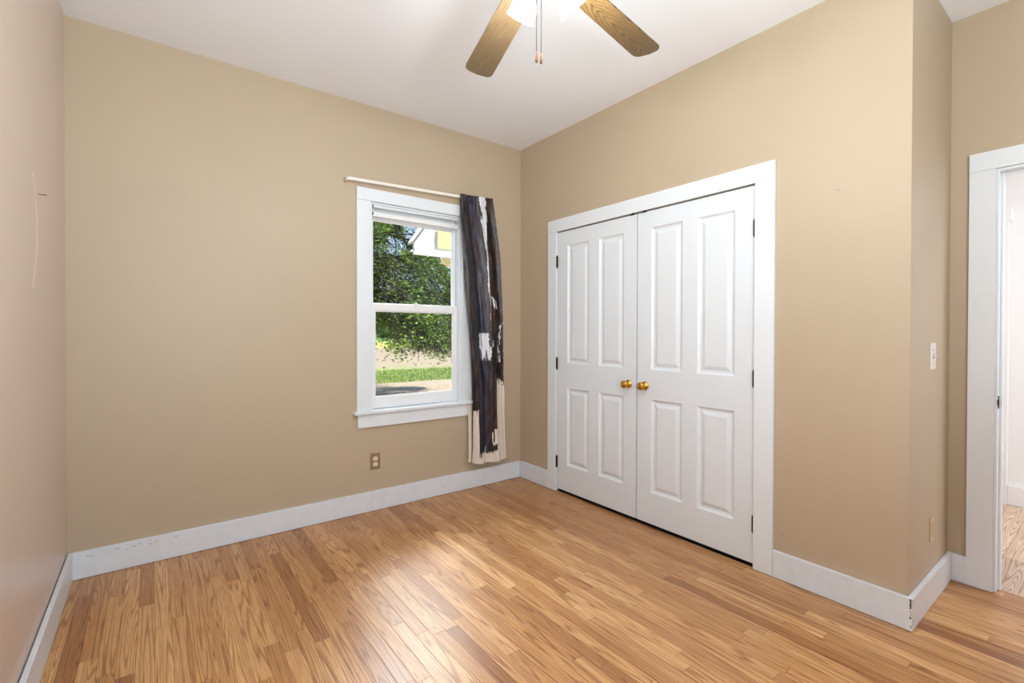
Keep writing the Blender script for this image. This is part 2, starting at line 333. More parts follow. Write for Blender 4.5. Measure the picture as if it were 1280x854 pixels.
# ------------------------------------------------------------------ curtain (cowhide print)
def lerp_tab(t, tab):
    for (a, va), (b, vb) in zip(tab, tab[1:]):
        if t <= b: return va+(vb-va)*(t-a)/(b-a) if t > a else va
    return tab[-1][1]
LX = [(.15, 2.004), (.40, 2.008), (.90, 1.998), (1.34, 1.962), (1.78, 1.918), (2.15, 1.892), (2.31, 1.888)]
RXt = [(.15, 2.338), (.55, 2.322), (.90, 2.310), (1.35, 2.300), (1.80, 2.268), (2.15, 2.215), (2.31, 2.188)]
NU, NV = 170, 330
def fbm(x, y, s=0): return noise.fractal(Vector((x, y, s)), 1, 2.1, 5)
def cpos(u, v):
    ztop = RZ(2.0)+.016+.012*u; z = .212+(ztop-.212)*v
    x0, x1 = lerp_tab(z, LX), lerp_tab(z, RXt)
    low = 1-v
    uu = u+.012*math.sin(9*u+5*v)
    amp = .017+.020*min(1, low*1.6)
    dep = math.cos(uu*2*PI*2.0+.9+1.0*v)*amp+math.cos(uu*2*PI*5+3*v+2*fbm(u*2, v*3))*.006*(.4+low)
    dep += .020*math.exp(-((u-.66)/.045)**2)*min(1, (1-v)*8+.2)       # deep fold
    if v > .93: dep += math.sin(u*2*PI*11)*.006*((v-.93)/.07)         # gathers at the rod pocket
    dep += .012*fbm(u*3+4, v*5)
    y = YB-.066+dep*.62
    y -= .012*max(0, min(1, (2.2-z)/.35))
    y = min(y, YB-.034) if z > .55 else min(y, YB-.026)
    if v > .972: y = min(y, YB-.064)
    x = x0+(x1-x0)*u+.004*math.sin(7*v+14*u)+.003*fbm(u*4, v*9, 3)
    return Vector((x, y, z-.020*max(0, .28-u)*0+(-.014*math.sin(u*PI)*(1-v))-.012*u*(1-v)))
def cowhide(u, z):
    """printed pattern of the cloth, with a painted bluish sheen band, in its own coordinates"""
    n1 = fbm(u*3.0, z*2.6, 1.3); n2 = fbm(u*13, z*9, 4.1); n3 = fbm(u*40, z*14, 7.7); n4 = fbm(u*34, z*36, 2.2)
    cream = Vector(s2l((226, 212, 200))); white = Vector(s2l((222, 222, 230))); black = Vector(s2l((9, 8, 11))); brown = Vector(s2l((66, 36, 27))); sheen_blue = Vector(s2l((60, 67, 94)))
    c = black.copy()
    c = c.lerp(brown, max(0, min(1, .30+n1*1.6+n2*.9)) * (.8 if u > .62 else .45))
    c = c.lerp(sheen_blue, max(0, min(.75, math.exp(-((u-.36)/.16)**2)*(.35+.9*n3))))  # bluish cloth sheen painted into the print colour
    c = c.lerp(brown*1.7, max(0, min(.8, (n4+n2-.25)*1.6)) * (1 if u > .6 else .6))
    e = n2*.09+n4*.035
    tab = [(1.25, .0), (1.5, .008), (1.8, .024), (2.0, .055), (2.12, .10), (2.31, .115)]
    w = 0
    if z > 1.25:
        cx_ = .60+.16*max(0, z-1.75)
        if abs(u-cx_+e*.25) < lerp_tab(z, tab)*(1+.55*n2): w = 1
    if 1.02 < z < 1.24 and ((u-.44)/.17)**2+((z-1.14-.12*(.44-u))/.10)**2 < 1+n2*2.6+n4*.8: w = 1   # splash at the hook
    if u > .66 and u < .84 and abs(z-1.47+.3*(u-.8)) < .026+e*.5 and n2+n4 > -.1: w = 1
    if u > .70 and z < .86+e*.8+(u-.8)*-.25: w = 2
    if u > .80 and 1.0 < z < 1.33 and n2*1.3+n4*.9 > .42: w = 1
    if z < .285+e*.5+.02*n1: w = 2
    if .55 < u < .71 and .33 < z < .46 and (u-.66)**2/.007+(z-.40)**2/.0050 < 1+n2*1.6: w = 2
    if u < .12 and z < .62+e: w = 2
    if w == 1: c = white*(1+.05*n4)
    if w == 2: c = cream*(1+.06*n4)
    return c
cv_ = []; cf = []; cols = []
for j in range(NV+1):
    for i in range(NU+1):
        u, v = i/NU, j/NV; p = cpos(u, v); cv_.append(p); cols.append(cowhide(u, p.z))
for j in range(NV):
    for i in range(NU):
        a = j*(NU+1)+i; cf.append((a, a+1, a+NU+2, a+NU+1))
M_CURT = bpy.data.materials.new('cowhide_cloth'); M_CURT.use_nodes = True; n = M_CURT.node_tree.nodes; L = M_CURT.node_tree.links
b = n['Principled BSDF']; b.inputs['Roughness'].default_value = .40; b.inputs['Specular IOR Level'].default_value = .5
at = n.new('ShaderNodeAttribute'); at.attribute_name = 'print'; L.new(at.outputs['Color'], b.inputs['Base Color'])
tcn = n.new('ShaderNodeTexCoord'); mp = n.new('ShaderNodeMapping'); mp.inputs['Scale'].default_value = (60, 60, 260)
nz = n.new('ShaderNodeTexNoise'); nz.inputs['Scale'].default_value = 1; bp = n.new('ShaderNodeBump'); bp.inputs['Strength'].default_value = .35; bp.inputs['Distance'].default_value = .002
L.new(tcn.outputs['Object'], mp.inputs[0]); L.new(mp.outputs[0], nz.inputs['Vector']); L.new(nz.outputs[0], bp.inputs['Height']); L.new(bp.outputs[0], b.inputs['Normal'])
cur = thing('curtain', 'single cowhide print curtain panel in black, brown and white at the right of the window', 'curtain', (2.1, YB-.06, 2.31))
cp = obj('curtain_panel', (cv_, [], cf), M_CURT, smooth=True)
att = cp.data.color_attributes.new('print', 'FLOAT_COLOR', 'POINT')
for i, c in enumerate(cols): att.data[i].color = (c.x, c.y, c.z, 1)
sd = cp.modifiers.new('thickness', 'SOLIDIFY'); sd.thickness = .0022; sd.offset = 0
cp.parent = cur; cp.matrix_parent_inverse = Matrix.Translation(-cur.location)
# turned-back cream lining edge on the left side
lv, lf = [], []
for j in range(0, 101):
    z = .214+.506*j/100; x0 = lerp_tab(z, LX)
    for i in range(7):
        t = i/6; lv.append((x0-.016+.036*t-.010*max(0, (z-.55)/.17)*(1-t), YB-.027-.010*math.sin(t*PI)*(1-j/140)-.004*t, z))
for j in range(100):
    for i in range(6):
        a = j*7+i; lf.append((a, a+1, a+8, a+7))
ln_ = obj('lining', (lv, [], lf), mat('cream_lining', (226, 214, 196), .7, bump=(200, .1)), smooth=True, label='plain cream turned back edge')
sd = ln_.modifiers.new('thickness', 'SOLIDIFY'); sd.thickness = .002
ln_.parent = cur; ln_.matrix_parent_inverse = Matrix.Translation(-cur.location)

# ------------------------------------------------------------------ closet doors
def closet_door(name, y0, y1, hinge_hi, label):
    """y0<y1; hinge_hi: hinges at the y1 side"""
    d = thing(name, label, 'door', (XC, (y0+y1)/2, .012), kind='structure')
    inv = Matrix.Translation(-d.location)
    def put(o): o.parent = d; o.matrix_parent_inverse = inv; return o
    xf = XC-.004; zt, zb = 2.026, .024
    pw = .222; st = ((y1-y0)-2*pw-.100)/2
    if name == 'door_2': st += 0
    ys = [(y0+st, y0+st+pw), (y1-st-pw, y1-st)]; zs = [(.224, .820), (1.010, 1.918)]
    bm = bmesh.new()
    yb = [y0, ys[0][0], ys[0][1], ys[1][0], ys[1][1], y1]; zb_ = [zb, zs[0][0], zs[0][1], zs[1][0], zs[1][1], zt]
    for i in range(5):
        for j in range(5):
            a, b2, c, e = yb[i], yb[i+1], zb_[j], zb_[j+1]
            if i in (1, 3) and j in (1, 3):
                rings = []
                for ins, dep in ((0, 0), (.002, .003), (.010, .0105), (.020, .0125), (.023, .0125), (.044, .004), (.047, .0035)):
                    rings.append([bm.verts.new((xf+dep, yy, zz)) for yy, zz in ((a+ins, c+ins), (b2-ins, c+ins), (b2-ins, e-ins), (a+ins, e-ins))])
                for A, B in zip(rings, rings[1:]):
                    for k in range(4): bm.faces.new((A[k], A[(k+1) % 4], B[(k+1) % 4], B[k]))
                bm.faces.new(rings[-1])
            else:
                bm.faces.new([bm.verts.new((xf, yy, zz)) for yy, zz in ((a, c), (b2, c), (b2, e), (a, e))])
    # rim and back
    cs = [(y0, zb), (y1, zb), (y1, zt), (y0, zt)]
    fr = [bm.verts.new((xf, y, z)) for y, z in cs]; bk = [bm.verts.new((xf+.035, y, z)) for y, z in cs]
    for k in range(4): bm.faces.new((fr[k], fr[(k+1) % 4], bk[(k+1) % 4], bk[k]))
    bm.faces.new(bk)
    bmesh.ops.remove_doubles(bm, verts=bm.verts, dist=1e-5); bmesh.ops.recalc_face_normals(bm, faces=bm.faces)
    put(obj('door_leaf', bm, M_DOOR))
    yk = y0+.062 if hinge_hi else y1-.062      # knob
    mt = Matrix.Translation((xf, yk, .905)) @ Matrix.Rotation(-PI/2, 4, 'Y')
    bm = add_lathe(bmesh.new(), [(0, -.001), (.0275, -.001), (.0285, .003), (.026, .008), (.016, .012), (.011, .017), (.010, .024), (.014, .030), (.022, .036), (.0262, .044), (.0255, .052), (.020, .058), (.010, .0615), (0, .062)], 32, mt)
    bmesh.ops.recalc_face_normals(bm, faces=bm.faces)
    put(obj('knob', bm, M_BRASS, smooth=True, label='round polished brass knob'))
    yh = (y1+.0035) if hinge_hi else (y0-.0035)
    for z in (1.800, 1.005, .236):
        bm = bmesh.new()
        for k in range(5):
            add_lathe(bm, [(.0082, -.0415+k*.0168), (.0082, -.0415+k*.0168+.0158)], 14, Matrix.Translation((xf-.007, yh, z)))
        add_lathe(bm, [(.0045, -.046), (.0045, .046)], 10, Matrix.Translation((xf-.007, yh, z)))
        for s in (-1, 1): add_lathe(bm, [(.0, .045*s), (.0052, .0455*s), (.004, .0495*s), (0, .0505*s)], 10, Matrix.Translation((xf-.007, yh, z)), False)
        add_box(bm, (xf-.0012, yh-.012, z-.042), (xf-.0002, yh+.012 if not hinge_hi else yh+.002, z+.042)) if False else None
        put(obj('hinge', bm, M_BLACK, smooth=False, label='black metal hinge'))
    yc = y0+.035 if hinge_hi else y1-.050
    bm = bmesh.new(); add_box(bm, (xf-.004, yc-.020, zt-.002), (xf+.01, yc+.020, zt+.0035), .001); add_box(bm, (xf-.012, yc-.012, zt-.001), (xf-.002, yc-.004, zt+.010), .002)
    put(obj('ball_catch', bm, M_BLACK, label='small dark catch at the top edge'))
    return d
closet_door('door_1', 1.9845, 2.741, True, 'left white four panel closet door with a brass knob at its right')
closet_door('door_2', 1.2185, 1.9755, False, 'right white four panel closet door with a brass knob at its left')
t2 = thing('trim_2', 'flat white casing boards around the closet doors', 'trim', kind='structure')
def cas(par, name, a, b, m=M_TRIM): return wp(name, [(a, b)], m, .0015, par)
cas(t2, 'side_casing', (XC-.019, 1.115, .002), (XC-.0005, 1.213, 2.034)); cas(t2, 'side_casing', (XC-.019, 2.749, .002), (XC-.0005, 2.845, 2.034))
cas(t2, 'head_casing', (XC-.020, 1.115, 2.0345), (XC-.0005, 2.845, 2.129))
cas(t2, 'jamb', (XC-.0005, 2.747, .002), (XC+.1, 2.7475, DZ1))

# ------------------------------------------------------------------ hall doorway
t3 = thing('trim_3', 'flat white casing and jamb of the hall doorway at the right edge', 'trim', kind='structure')
cas(t3, 'side_casing', (XD-.02, .407, .002), (XD-.0005, .502, 2.035)); cas(t3, 'side_casing', (XD-.02, -.525, .002), (XD-.0005, -.43, 2.035))
cas(t3, 'head_casing', (XD-.022, -.525, 2.0355), (XD-.0005, .502, 2.124))
cas(t3, 'door_jamb', (XD-.012, .397, .002), (XD+.124, .4065, 2.035)); cas(t3, 'door_jamb', (XD-.012, -.4295, .002), (XD+.124, -.42, 2.035)); cas(t3, 'door_jamb', (XD-.012, -.42, 2.022), (XD+.124, .397, 2.0345))
cas(t3, 'door_stop', (XD+.035, .387, .002), (XD+.070, .3968, 2.022)); cas(t3, 'door_stop', (XD+.035, -.4198, .002), (XD+.07, -.410, 2.022)); cas(t3, 'door_stop', (XD+.035, -.41, 2.012), (XD+.07, .387, 2.0218))
bm = bmesh.new(); add_box(bm, (XD-.006, .3955, .887), (XD+.022, .3972, .947), .0005); add_box(bm, (XD-.016, .392, .903), (XD-.004, .3972, .931), .0015)
obj('strike_plate', bm, M_BLACK, t3, label='black strike plate on the jamb')
t4 = thing('trim_4', 'white casing of a further door across the hall', 'trim', kind='structure')
cas(t4, 'side_casing', (4.92, .557, .002), (4.968, .66, 2.06), M_HALL)
cas(t4, 'head_casing', (4.915, .545, 2.061), (4.968, .79, 2.15), M_HALL)

# ------------------------------------------------------------------ outlets, switch, nail, wall marks
def outlet(label, loc, rot, mp_, mr):
    t = thing('wall_outlet', label, 'outlet', loc, rot)
    obj('cover_plate', box((-.0350, -.0048, -.0572), (.0350, -.0002, .0572), .0018), mp_, t)
    for s in (-1, 1):
        bm = bmesh.new(); N_ = 28; pts = []
        for i in range(N_):
            a = 2*PI*i/N_; pts.append((.0172*math.cos(a), max(-.0142, min(.0142, .0172*math.sin(a)))+s*.0196))
        A = [bm.verts.new((x, -.0045, z)) for x, z in pts]; B = [bm.verts.new((x*.96, -.0070, z)) for x, z in pts]
        for i in range(N_): bm.faces.new((A[i], A[(i+1) % N_], B[(i+1) % N_], B[i]))
        bm.faces.new(B); bmesh.ops.recalc_face_normals(bm, faces=bm.faces)
        r = obj('receptacle', bm, mr, t)
        bm = bmesh.new()
        for dx, hh in ((-.0063, .0042), (.0063, .0034)): add_box(bm, (dx-.0009, -.0073, s*.0196+.003-hh), (dx+.0009, -.0069, s*.0196+.003+hh))
        add_lathe(bm, [(.0023, 0), (.0023, .0004)], 10, Matrix.Translation((0, -.0069, s*.0196-.0075)) @ Matrix.Rotation(PI/2, 4, 'X'))
        obj('slots', bm, M_SLOT, r)
    bm = add_lathe(bmesh.new(), [(.003, 0), (.0026, .0012), (0, .0014)], 12, Matrix.Translation((0, -.0047, 0)) @ Matrix.Rotation(PI/2, 4, 'X'))
    obj('screw', bm, M_BRASS, t)
    return t
outlet('brown wall outlet with ivory sockets under the window', (1.2395, YB, .341), (0, 0, 0), M_PLATE, M_IVORY)
outlet('tan wall outlet low on the narrow return wall by the doorway', (2.905, YK, .332), (0, 0, 0), M_TANPL, M_TANPL)
sw = thing('light_switch', 'white toggle light switch on the narrow return wall', 'light switch', (2.893, YK, 1.141))
obj('cover_plate', box((-.0430, -.0055, -.0610), (.0430, -.0002, .0610), .002), M_WHITEP, sw)
bm = bmesh.new(); add_box(bm, (-.0055, -.0060, -.0125), (.0055, -.0050, .0125)); obj('toggle_slot', bm, M_SLOT, sw)
bm = bmesh.new(); add_box(bm, (-.0042, -.0165, .000), (.0042, -.0050, .009), .0012); obj('toggle', bm, M_WHITEP, sw)
for s in (-1, 1):
    bm = add_lathe(bmesh.new(), [(.0028, 0), (.0024, .001), (0, .0012)], 12, Matrix.Translation((0, -.0054, s*.0302)) @ Matrix.Rotation(PI/2, 4, 'X')); obj('screw', bm, M_CHROME, sw)
bm = bmesh.new(); add_lathe(bm, [(.0014, -.01), (.0014, .020), (.0034, .0205), (.0034, .0218), (0, .022)], 10, Matrix.Translation((XL, 2.539, 1.774)) @ Matrix.Rotation(PI/2, 4, 'Y'))
tag(obj('nail', bm, M_NAIL), 'small rusty nail sticking out of the left wall', 'nail')
# faint raised seam in the plaster right of the closet, and spackle on the left wall
bm = bmesh.new()
pts = [(XC, 1.10-.30*i/10, 1.609-.013*i/10+.002*math.sin(i*2.1)) for i in range(11)]
add_tube(bm, pts, .0008, 6); obj('plaster_seam', bm, M_WALL, bpy.data.objects['wall_closet'], smooth=True)
bm = bmesh.new()
for (y, z, w_, h_) in ((.842, 1.913, .010, .004), (.835, 1.906, .004, .009), (1.075, .222, .012, .004)):
    bm.faces.new([bm.verts.new((XC-.0004, y+w_*math.cos(2*PI*i/9)*(.8+.3*(i % 2)), z+h_*math.sin(2*PI*i/9))) for i in range(9)])
obj('wall_smudge', bm, mat('smudge', (178, 158, 136), .6), bpy.data.objects['wall_closet'])
bm = bmesh.new()
pts = [(XL, 2.42+.09*math.sin(t*PI), 1.83-.42*t) for t in [i/14 for i in range(15)]]
add_tube(bm, pts, .0011, 6); obj('spackle_ridge', bm, M_WALL_SHEEN, bpy.data.objects['wall_left'], smooth=True)

# ------------------------------------------------------------------ ceiling fan
FX, FY = 1.069, 1.241
fan = thing('ceiling_fan', 'ceiling fan with oak blades and frosted glass lights', 'ceiling fan', (FX, FY, H))
M_WHITE_MET = mat('fan_white_enamel', (238, 236, 230), .3)
def oakblade(name, straight):
    m = bpy.data.materials.new(name); m.use_nodes = True; n = m.node_tree.nodes; L = m.node_tree.links; b = n['Principled BSDF']
    b.inputs['Roughness'].default_value = .38
    tcn = n.new('ShaderNodeTexCoord'); s = n.new('ShaderNodeSeparateXYZ'); L.new(tcn.outputs['Object'], s.inputs[0])
    def mth(op, a, c=None, d=None):
        x = n.new('ShaderNodeMath'); x.operation = op
        for i, v in enumerate((a, c, d)):
            if v is None: continue
            if isinstance(v, (int, float)): x.inputs[i].default_value = v
            else: L.new(v, x.inputs[i])
        return x.outputs[0]
    mp = n.new('ShaderNodeMapping'); mp.inputs['Scale'].default_value = (6, 13, 1) if not straight else (2.5, 30, 1); L.new(tcn.outputs['Object'], mp.inputs[0])
    nz = n.new('ShaderNodeTexNoise'); nz.inputs['Scale'].default_value = 1; nz.inputs['Detail'].default_value = 3; L.new(mp.outputs[0], nz.inputs['Vector'])
    if straight: g = mth('ADD', mth('MULTIPLY', s.outputs[1], 130), mth('MULTIPLY', nz.outputs[0], 3.0))
    else:
        y0 = mth('ADD', s.outputs[1], -.008); yy = mth('SQRT', mth('ADD', mth('MULTIPLY', y0, y0), .00012)); g = mth('ADD', mth('ADD', mth('MULTIPLY', yy, 80), mth('MULTIPLY', s.outputs[0], -17)), mth('MULTIPLY', nz.outputs[0], 4.0))
    tri = mth('ABSOLUTE', mth('SUBTRACT', mth('FRACT', g), .5))
    r = n.new('ShaderNodeValToRGB'); e = r.color_ramp.elements
    e[0].position = .0; e[0].color = s2l((62, 46, 28) if straight else (58, 42, 26))+(1,); e[1].position = .34; e[1].color = s2l((116, 95, 66) if straight else (118, 92, 54))+(1,)
    q = e.new(.12); q.color = s2l((116, 94, 66) if straight else (104, 78, 46))+(1,)
    L.new(tri, r.inputs[0])
    mp2 = n.new('ShaderNodeMapping'); mp2.inputs['Scale'].default_value = (14, 420, 1); L.new(tcn.outputs['Object'], mp2.inputs[0])
    nf = n.new('ShaderNodeTexNoise'); nf.inputs['Scale'].default_value = 1; L.new(mp2.outputs[0], nf.inputs['Vector'])
    mr = n.new('ShaderNodeMapRange'); mr.inputs[1].default_value = .35; mr.inputs[2].default_value = .65; mr.inputs[3].default_value = .62; mr.inputs[4].default_value = 1.08; L.new(nf.outputs[0], mr.inputs[0])
    mx = n.new('ShaderNodeMix'); mx.data_type = 'RGBA'; mx.blend_type = 'MULTIPLY'; mx.inputs[0].default_value = 1
    cc = n.new('ShaderNodeCombineColor')
    for i in range(3): L.new(mr.outputs[0], cc.inputs[i])
    L.new(r.outputs[0], mx.inputs[6]); L.new(cc.outputs[0], mx.inputs[7]); L.new(mx.outputs[2], b.inputs['Base Color'])
    return m
M_BL1, M_BL2 = oakblade('oak_blade_straight', True), oakblade('oak_blade_cathedral', False)
bm = add_lathe(bmesh.new(), [(0, 0), (.075, 0), (.078, -.012), (.066, -.040), (.030, -.060), (.016, -.064), (0, -.064)], 32); fixn(obj('canopy', bm, M_WHITE_MET, fan, True))
bm = add_lathe(bmesh.new(), [(.013, -.062), (.013, -.125)], 16); obj('downrod', bm, M_WHITE_MET, fan, True)
bm = add_lathe(bmesh.new(), [(0, -.115), (.030, -.117), (.085, -.128), (.118, -.150), (.125, -.180), (.125, -.215), (.118, -.240), (.085, -.262), (.060, -.270), (0, -.270)], 40); fixn(obj('motor_housing', bm, M_WHITE_MET, fan, True))
for k in range(5):
    th = PI/2-math.radians(13.3+72*k)        # azimuth measured from +Y towards +X
    hub = Vector((0, 0, -.285)); droop = math.radians(5.6)
    Rb = Matrix.Rotation(th, 4, 'Z') @ Matrix.Rotation(droop, 4, 'Y') @ Matrix.Rotation(math.radians(8), 4, 'X')
    bm = bmesh.new(); N0, wd0, wd1, L0, L1 = 26, .054, .066, .150, .665
    out = []
    for i in range(9):
        t = i/8; out.append((L0+(L1-.035-L0)*t, wd0+(wd1-wd0)*t))
    for a in range(1, 8):                     # rounded, slightly clipped tip
        q = a/8*PI/2; out.append((L1-.035+.035*math.sin(q)**.9, wd1-.036*(1-math.cos(q))**1.15))
    up_ = out; poly = [(x, y) for x, y in up_]+[(L1+.004, 0)]+[(x, -y) for x, y in reversed(up_)]
    T = [bm.verts.new((x, y, .003)) for x, y in poly]; Bt = [bm.verts.new((x, y, -.003)) for x, y in poly]
    bm.faces.new(T); bm.faces.new(Bt[::-1])
    for i in range(len(poly)): bm.faces.new((T[i], Bt[i], Bt[(i+1) % len(poly)], T[(i+1) % len(poly)]))
    bmesh.ops.recalc_face_normals(bm, faces=bm.faces)
    bl = obj('blade', bm, M_BL1 if k != 1 else M_BL2, fan)
    bl.matrix_local = Matrix.Translation(hub) @ Rb
    bm = bmesh.new(); add_box(bm, (.06, -.014, .004), (.17, .014, .009), .002); add_box(bm, (.15, -.036, .0031), (.215, .036, .0065), .0015)
    br = obj('blade_iron', bm, M_BRASS, bl)
bm = add_lathe(bmesh.new(), [(0, -.268), (.056, -.268), (.060, -.285), (.060, -.330), (.050, -.348), (.046, -.372), (.030, -.388), (.012, -.394), (0, -.395)], 32); fixn(obj('switch_housing', bm, M_WHITE_MET, fan, True))
M_SHADE = mat('frosted_glass', (236, 230, 218), .5)
bs = M_SHADE.node_tree.nodes['Principled BSDF']; bs.inputs['Emission Color'].default_value = (1, .95, .86, 1); bs.inputs['Emission Strength'].default_value = .55
M_BULB = mat('lit_bulb', (255, 244, 225), .4); bs = M_BULB.node_tree.nodes['Principled BSDF']; bs.inputs['Emission Color'].default_value = (1, .93, .8, 1); bs.inputs['Emission Strength'].default_value = 2.5
for k in range(4):
    # the two shades furthest from the camera stand about 35 degrees left and 55 degrees right of the sight line
    th = PI/2-(.7109-math.radians(35)+k*PI/2)
    ax = Matrix.Rotation(th, 4, 'Z') @ Matrix.Translation((.060, 0, -.340)) @ Matrix.Rotation(math.radians(180-48), 4, 'Y')
    bm = add_lathe(bmesh.new(), [(0, -.006), (.012, -.006), (.012, .022), (.020, .026), (.022, .040), (0, .040)], 20, ax)
    arm = fixn(obj('light_arm', bm, M_WHITE_MET, fan, True))
    prof = [(.020, .030), (.028, .038), (.039, .050), (.047, .066), (.049, .082), (.050, .098), (.055, .110), (.0525, .1105), (.0475, .098), (.0465, .082), (.044, .066), (.036, .050), (.026, .040), (.018, .032)]
    bm = bmesh.new(); seg = 40; rings = []
    for r, z in prof:
        rings.append([bm.verts.new(ax @ Vector((r*(1+.04*math.cos(i/seg*2*PI*8)*max(0, (z-.07)/.04))*math.cos(2*PI*i/seg), r*(1+.04*math.cos(i/seg*2*PI*8)*max(0, (z-.07)/.04))*math.sin(2*PI*i/seg), z))) for i in range(seg)])
    rings.append(rings[0])
    for A, B in zip(rings, rings[1:]):
        for i in range(seg): bm.faces.new((A[i], A[(i+1) % seg], B[(i+1) % seg], B[i]))
    bmesh.ops.recalc_face_normals(bm, faces=bm.faces)
    obj('lamp_shade', bm, M_SHADE, fan, True, label='glowing frosted glass shade')
    bm = add_lathe(bmesh.new(), [(0, .040), (.012, .042), (.013, .050), (.020, .062), (.024, .076), (.020, .090), (.010, .098), (0, .100)], 20, ax)
    fixn(obj('bulb', bm, M_BULB, fan, True))
    p = fan.matrix_world @ (ax @ Vector((0, 0, .20))); p = Vector((FX, FY, H))+(ax @ Vector((0, 0, .20)))
    light('fan_bulb_light', 'POINT', p, P_BULB, (.90, .96, 1), .05)
for (x, y, zb2, ri) in ((1.054, 1.253, 2.190, .0016), (1.066, 1.243, 2.186, .0016)):
    bm = bmesh.new(); z = 2.428
    while z > zb2+.02:
        bmesh.ops.create_icosphere(bm, subdivisions=1, radius=.0019, matrix=Matrix.Translation((x-FX, y-FY, z-H))); z -= .0046
    add_tube(bm, [(x-FX, y-FY, 2.435-H), (x-FX, y-FY, zb2+.018-H)], .0008, 6)
    ch = obj('pull_chain', bm, M_CHAIN, fan, True)
    bm = add_lathe(bmesh.new(), [(0, .024), (.0022, .023), (.0030, .018), (.0045, .008), (.0052, -.002), (.0046, -.010), (.003, -.013), (0, -.0135)], 16, Matrix.Translation((x-FX, y-FY, zb2-H)))
    fixn(obj('pull_knob', bm, mat('honey_wood', (98, 58, 20), .6, spec=.3), ch, True, label='teardrop wooden pull'))

# ------------------------------------------------------------------ added hall ceiling lamp, out of view, to brighten the hall
hl = thing('hall_fill_fixture', 'added round white ceiling light, out of view, to brighten the hall', 'ceiling light', (4.15, -.9, H))
bm = add_lathe(bmesh.new(), [(0, 0), (.14, 0), (.145, -.02), (.13, -.03), (0, -.03)], 32); fixn(obj('base', bm, M_WHITE_MET, hl, True))
bm = add_lathe(bmesh.new(), [(.128, -.028), (.120, -.060), (.085, -.090), (.04, -.104), (0, -.107)], 32, cap=False); fixn(obj('lamp_shade', bm, M_SHADE, hl, True))
light('hall_fill_lamp', 'AREA', (4.15, -.9, H-.13), P_HALL, (1, .99, .97), .5, .5, (0, 0, -1))  # fill lamp below the added fixture
light('hall_fill_light', 'AREA', (4.2, -2.0, 1.6), P_HALL, (1, 1, 1), 1.2, 1.6, (0, 1, 0))  # added fill lamp at the hall end, no window there

# ------------------------------------------------------------------ outside: ground
GZ = -.55
mg = bpy.data.materials.new('yard_and_field'); mg.use_nodes = True; n = mg.node_tree.nodes; L = mg.node_tree.links; b = n['Principled BSDF']; b.inputs['Roughness'].default_value = .95; b.inputs['Specular IOR Level'].default_value = .1
g = n.new('ShaderNodeNewGeometry'); s = n.new('ShaderNodeSeparateXYZ'); L.new(g.outputs['Position'], s.inputs[0])
nz = n.new('ShaderNodeTexNoise'); nz.inputs['Scale'].default_value = .55; nz.inputs['Detail'].default_value = 6; L.new(g.outputs['Position'], nz.inputs['Vector'])
ma = n.new('ShaderNodeMath'); ma.operation = 'MULTIPLY_ADD'; ma.inputs[1].default_value = 7; L.new(nz.outputs[0], ma.inputs[0]); L.new(s.outputs[1], ma.inputs[2])
md = n.new('ShaderNodeMath'); md.operation = 'DIVIDE'; md.inputs[1].default_value = 100; L.new(ma.outputs[0], md.inputs[0])
r = n.new('ShaderNodeValToRGB'); L.new(md.outputs[0], r.inputs[0]); e = r.color_ramp.elements
stops = [(0, (206, 184, 160)), (.190, (184, 164, 140)), (.200, (140, 158, 84)), (.245, (150, 164, 88)), (.27, (176, 158, 130)), (.50, (172, 152, 126)), (.60, (206, 196, 112)), (.85, (188, 190, 110)), (1, (120, 148, 90))]
e[0].position = 0; e[0].color = s2l(stops[0][1])+(1,); e[1].position = 1; e[1].color = s2l(stops[-1][1])+(1,)
for p, c in stops[1:-1]: q = e.new(p); q.color = s2l(c)+(1,)
n2 = n.new('ShaderNodeTexNoise'); n2.inputs['Scale'].default_value = 9; n2.inputs['Detail'].default_value = 6; L.new(g.outputs['Position'], n2.inputs['Vector'])
mr = n.new('ShaderNodeMapRange'); mr.inputs[1].default_value = .3; mr.inputs[2].default_value = .7; mr.inputs[3].default_value = .7; mr.inputs[4].default_value = 1.2; L.new(n2.outputs[0], mr.inputs[0])
mx = n.new('ShaderNodeMix'); mx.data_type = 'RGBA'; mx.blend_type = 'MULTIPLY'; mx.inputs[0].default_value = 1
cc = n.new('ShaderNodeCombineColor')
for i in range(3): L.new(mr.outputs[0], cc.inputs[i])
L.new(r.outputs[0], mx.inputs[6]); L.new(cc.outputs[0], mx.inputs[7]); L.new(mx.outputs[2], b.inputs['Base Color'])
struct('ground', ([(-120, YB+.4, GZ), (260, YB+.4, GZ), (260, 300, GZ), (-120, 300, GZ)], [], [(0, 1, 2, 3)]), mg, 'dry yard, green grass strip and tan field outside the window', 'ground')
# grass tufts on the green strip
rnd = random.Random(11); gv_, gf = [], []
for k in range(7000):
    y = rnd.uniform(15.8, 20.8); x = y*rnd.uniform(.34, .62); h_ = rnd.uniform(.03, .12); a = rnd.random()*2*PI; w_ = .012
    i0 = len(gv_); dx, dy = w_*math.cos(a), w_*math.sin(a)
    gv_ += [(x-dx, y-dy, GZ), (x+dx, y+dy, GZ), (x+rnd.gauss(0, .03), y+rnd.gauss(0, .03), GZ+h_)]; gf.append((i0, i0+1, i0+2))
tag(obj('grass', (gv_, [], gf), mat('grass_blades', (150, 164, 92), .8)), 'green grass blades across the yard outside', 'grass', kind='stuff')

